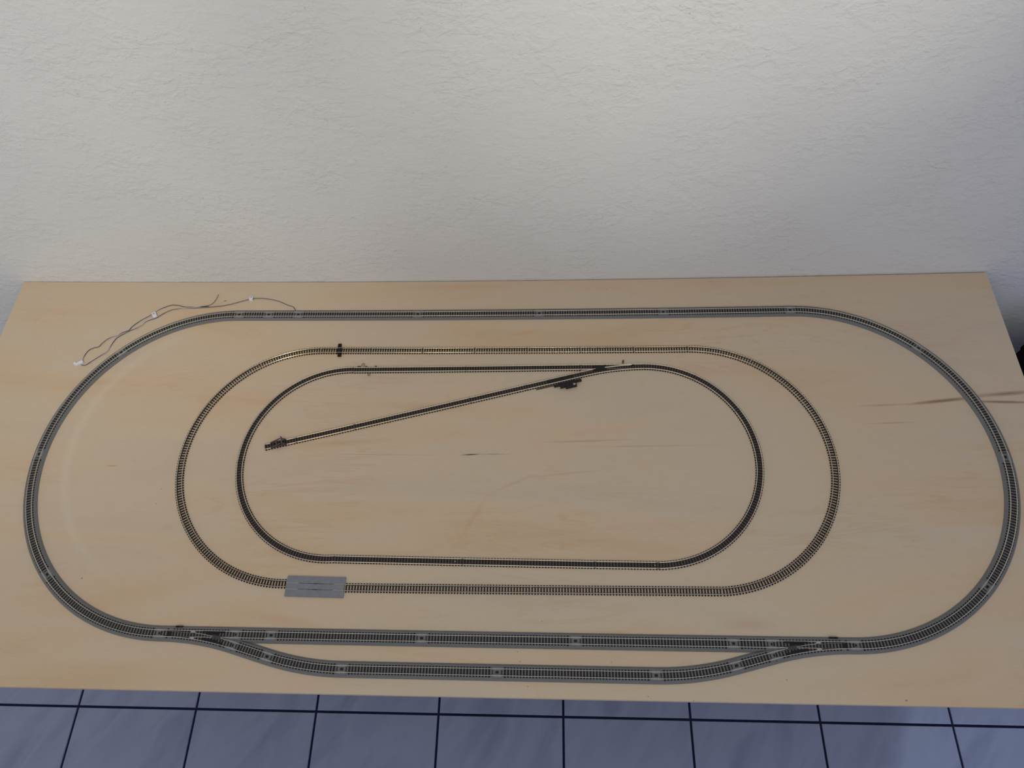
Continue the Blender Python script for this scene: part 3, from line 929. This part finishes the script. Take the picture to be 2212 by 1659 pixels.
for pts_, ph, per in ((WA[:12], -0.6, 900.0), (WA[11:], 0.9, 88.0), (WB, 2.1, 88.0)):
    a, b = pair(pts_, ph, period=per)
    v, f = tube(a, 0.55); o = new_obj('blue_wire', v, f, M['wire_blue'], wt, worg, True)
    v, f = tube(b, 0.5); o = new_obj('white_wire', v, f, M['wire_white'], wt, worg, True)
for pts_, nm, mt, zl in ((WB1, 'blue_wire', M['wire_blue'], 5.0), (WB2, 'white_wire', M['wire_white'], 2.0)):
    sp_ = smooth_pts(pts_)
    n = len(sp_)
    v, f = tube([(q[0], q[1], 1.4+zl*i/n+sag(q[0])) for i, q in enumerate(sp_)], 0.55)
    new_obj(nm, v, f, mt, wt, worg, True)
v, f = tube([(-597.5, 664.6, 3.2+sag(-597)), (-595.5, 665.6, 3.4+sag(-597)), (-593.5, 665.2, 3.2+sag(-597))], 0.6)
new_obj('bare_strands', v, f, M['copper'], wt, worg, True)
# white plug at the far end of the wires
g = Geo()
g.box(-857.0, 514.0, 0.2, 5.2, 8.5, 6.5, 0.5); g.box(-864.5, 511.0, 0.2, 4.0, 7.5, 5.0, 0.5); g.box(-869.5, 512.2, 0.2, 3.0, 4.0, 6.6, 0.5)
pl = g.obj('plug', M['white_plastic'], wt, worg)
pl['label'] = 'white two-pin plug'

def cable_clip(x, y, a, lx, ly, label):
    org = (x, y, sag(x))
    t = thing('cable_clip', label, 'clip', org, 'white clips on the feeder wires')
    g = Geo()
    c, s = math.cos(a), math.sin(a)
    def B(dx, dy, z0, z1, w, d): g.box(x+dx*c-dy*s, y+dx*s+dy*c, z0, z1, w, d, a)
    B(0, -ly*0.36, 0.05, 4.6, lx, ly*0.28); B(0, ly*0.36, 0.05, 4.6, lx, ly*0.28)
    B(0, 0, 2.9, 4.6, lx, ly*0.5); B(0, ly*0.5, 0.05, 1.2, lx*0.7, ly*0.3)
    g.obj('body', M['white_plastic'], t, org)
    g = Geo(); g.cyl((x+0*c-ly*0.2*s, y+0*s+ly*0.2*c), 1.3, 4.6, 5.2, 10); g.obj('pin', M['rail_dull'], t, org)
cable_clip(-541.5, 671.5, 0.03, 7.0, 9.5, 'white clip on the single stretch of wire closest to the wall')
cable_clip(-737.5, 629.5, 0.55, 8.0, 13.0, 'white clip holding both twisted wires together, halfway to the plug')

# ------------------------------------------------------------------ black cabinet at the right picture edge
cx0, cy0 = 1041.0, 598.5
org = (cx0+180, cy0-170, FZ)
t = thing('cabinet', 'matte black cabinet, only a corner showing past the right edge of the board', 'cabinet', org)
g = Geo(); g.box(cx0+181, cy0-171, FZ+15, -103, 360, 340, 0, 1.0, False); o = g.obj('body', M['cab'], t, org)
g = Geo(); g.box(cx0+181, cy0-171, -103, -85, 364, 344, 0, 1.0, False); g.obj('top', M['cab'], t, org)
g = Geo(); g.box(cx0+181, cy0-171, FZ, FZ+15, 320, 300, 0, 1.0, False); g.obj('plinth', M['cab'], t, org)
g = Geo(); g.box(cx0+181, cy0-344, FZ+30, -115, 340, 6, 0, 1.0, False); d_ = g.obj('door', M['cab'], t, org)
for o in list(t.children):
    if o.name.startswith(('body', 'top', 'door')):
        bv = o.modifiers.new('bevel', 'BEVEL'); bv.width = 0.002; bv.segments = 2
